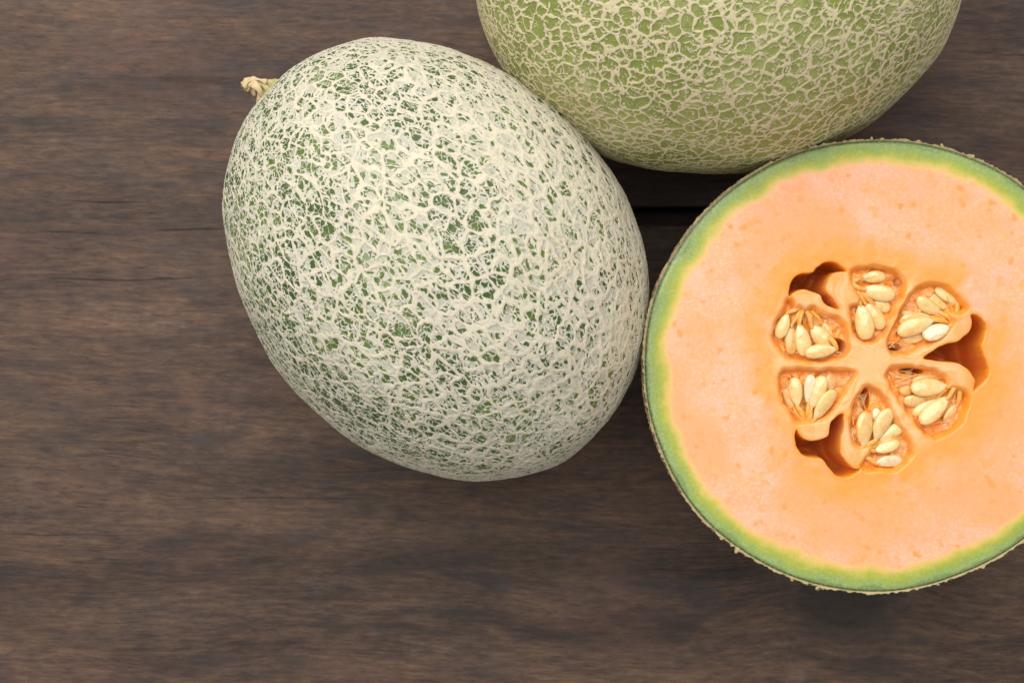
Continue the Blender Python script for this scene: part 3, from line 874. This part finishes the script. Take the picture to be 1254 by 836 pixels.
MATS = dict(c=M_SEED, a=M_SEED_AMBER, w=M_SEED_WHITE)
rs = random.Random(4)
HOOKS = {0: (985, 372), 1: (1043, 345), 2: (1172, 398), 3: (1176, 462), 4: (1048, 552), 5: (990, 525)}
def pocket_of(i): return 0 if i < 8 else 1 if i < 13 else 2 if i < 22 else 3 if i < 29 else 4 if i < 36 else 5
for i, (tail, tip, w, lev, kind) in enumerate(SEEDS):
    z = ZC - .0017 - lev * .0017
    a = np.array(at(*tail, z)); b = np.array(at(*tip, z))
    L = np.linalg.norm(b - a); Wd = 1.08 * w * W(z) / 1254
    me = seed_mesh(L * 1.02, Wd, min(.0030, Wd * .44), 1000 + i)
    o = obj("seed", me, MATS[kind], half)
    c = (a + b) / 2
    o.location = (c[0] - cx, c[1] - cy, c[2])
    o.rotation_euler = (rs.uniform(-.35, .35), rs.uniform(-.06, .10), math.atan2(b[1] - a[1], b[0] - a[0]))
    # the stalk that ties the seed to the placenta
    hx, hy = HOOKS[pocket_of(i)]
    h3 = np.array(at(hx, hy, ZC - .0028))
    e = h3 - b; el = np.linalg.norm(e)
    end = b + e * min(1, .0052 / max(el, 1e-6))
    mid = (b + end) / 2 + np.array([rs.uniform(-.0005, .0005), rs.uniform(-.0005, .0005), .0004])
    back = b - (b - a) / L * .0012
    pts = np.array([(back[0] - cx, back[1] - cy, back[2]), (b[0] - cx, b[1] - cy, b[2]), (mid[0] - cx, mid[1] - cy, mid[2]), (end[0] - cx, end[1] - cy, ZC - .0030)])
    path = curve_pts(pts, 10); k = np.linspace(0, 1, 10)
    vv, ff, al = tube_rings(path, .00045 + .00045 * k + .0002 * rs.random(), 9, 500 + i, rough=.15)
    obj("seed_stalk", new_mesh("seed_stalk", vv, ff), M_STRAND, half)

# loose fibres stretched across the hollows
FIB = [((528, 290), (602, 430), 9, O3), ((690, 205), (735, 310), 8, O3), ((655, 290), (690, 350), 8, O3), ((622, 215), (640, 420), 14, O3), ((580, 320), (612, 330), 6, O3),
       ((130, 40), (330, 75), 9, O4), ((110, 70), (260, 100), 10, O4), ((150, 25), (300, 60), 7, O4), ((80, 45), (190, 95), 8, O4),
       ((60, 690), (140, 610), 8, O2), ((70, 660), (130, 560), 7, O2), ((165, 355), (235, 290), 8, O2), ((180, 370), (260, 300), 6, O2),
       ((500, 720), (590, 760), 9, O1), ((440, 700), (580, 735), 8, O1), ((230, 500), (250, 480), 7, O1),
       ((600, 120), (560, 100), 8, O3), ((30, 650), (120, 640), 7, O4), ((330, 430), (500, 395), 7, O4), ((610, 200), (560, 330), 8, O4), ((590, 230), (540, 350), 6, O4)]
for i, (p, q, w, off) in enumerate(FIB):
    a = loc_px([p], S6, off)[0]; b = loc_px([q], S6, off)[0]
    z0 = ZC - .0018 - .001 * (i % 3)
    m = (a + b) / 2
    pts = np.array([(a[0], a[1], z0), (m[0] + .0003 * math.sin(i), m[1] + .0003 * math.cos(i), z0 - .0008), (b[0], b[1], z0 - .0004)])
    path = curve_pts(pts, 9); k = np.linspace(0, 1, 9)
    vv, ff, al = tube_rings(path, w * PX / S6 / 2 * (.7 + .5 * np.abs(2 * k - 1)), 7, 800 + i, rough=.1)
    obj("pulp_fibre", new_mesh("pulp_fibre", vv, ff), M_FILM if i % 2 == 0 else M_STRAND, half)

def membrane_material():
    N = NT("wet membrane")
    n = N.noise(N.coord(), 700, 3, .6, dist=.6)
    return N.set(Base_Color=N.mix(N.ss(n, .4, .65), (.90, .38, .07), (.88, .54, .27)), Roughness=.15, Coat_Weight=.6, Coat_Roughness=.08,
                 Alpha=N.ss(n, .35, .70, .18, .55), Normal=N.bump(n, .5, .0006))
M_MEMB = membrane_material()
for i, (quad, z0) in enumerate([(((330, 510), (372, 500), (352, 590), (320, 600)), .0014), (((460, 640), (512, 690), (492, 740), (448, 722)), .0016),
                                (((448, 430), (530, 424), (512, 472), (470, 482)), .0014), (((590, 645), (662, 622), (694, 560), (640, 592)), .0015),
                                (((478, 242), (525, 175), (545, 225), (492, 272)), .0015), (((450, 352), (480, 312), (525, 338), (500, 364)), .0018),
                                (((62, 320), (120, 368), (190, 384), (130, 345)), .0016), (((75, 450), (88, 532), (114, 562), (108, 462)), .0015),
                                (((238, 431), (320, 438), (290, 482), (252, 462)), .0016), (((440, 95), (488, 122), (474, 172), (448, 152)), .0016), (((330, 300), (420, 290), (395, 318), (350, 327)), .0018)]):
    q = loc_px(quad, S3, O8)
    us = np.linspace(0, 1, 12)
    pts = np.array([[(1 - u) * (1 - v2) * q[0] + u * (1 - v2) * q[1] + u * v2 * q[2] + (1 - u) * v2 * q[3] for u in us] for v2 in us]).reshape(-1, 2)
    uu = np.tile(us, 12); v2 = np.repeat(us, 12)
    sag = np.sin(math.pi * uu) * np.sin(math.pi * v2)
    p3 = np.concatenate([pts, np.zeros((144, 1))], 1)
    p3[:, 2] = ZC - z0 - .0010 * sag + .0004 * perlin(p3, 500, 210 + i)
    p3[:, :2] += np.stack([perlin(p3, 350, 230 + i), perlin(p3, 350, 250 + i)], -1) * .0006
    obj("membrane", new_mesh("membrane", p3, grid_faces(12, 12)), M_MEMB, half)

rf = random.Random(11)
for pk in range(6):
    hx, hy = HOOKS[pk]
    poly = closed_curve(POCKETS[pk])
    h2 = loc_px([(hx, hy)])[0]
    for j in range(6):
        e = poly[rf.randrange(len(poly))]
        a = h2 + (e - h2) * rf.uniform(.15, .35); b = h2 + (e - h2) * rf.uniform(.8, .97)
        if np.linalg.norm(b - a) < .004: continue
        side = np.array([-(b - a)[1], (b - a)[0]]) * rf.uniform(-.18, .18)
        m = (a + b) / 2 + side
        pts = np.array([(a[0], a[1], ZC - .0024), (m[0], m[1], ZC - rf.uniform(.0012, .0024)), (b[0], b[1], ZC - .0022)])
        path = curve_pts(pts, 12); k = np.linspace(0, 1, 12)
        vv, ff, al = tube_rings(path, rf.uniform(.00006, .00014) * (1 + .8 * np.abs(2 * k - 1)), 6, 900 + pk * 10 + j, rough=.1)
        obj("pulp_fibre", new_mesh("pulp_fibre", vv, ff), M_FILM if j % 3 == 0 else M_STRAND, half)

_POOL.shutdown()
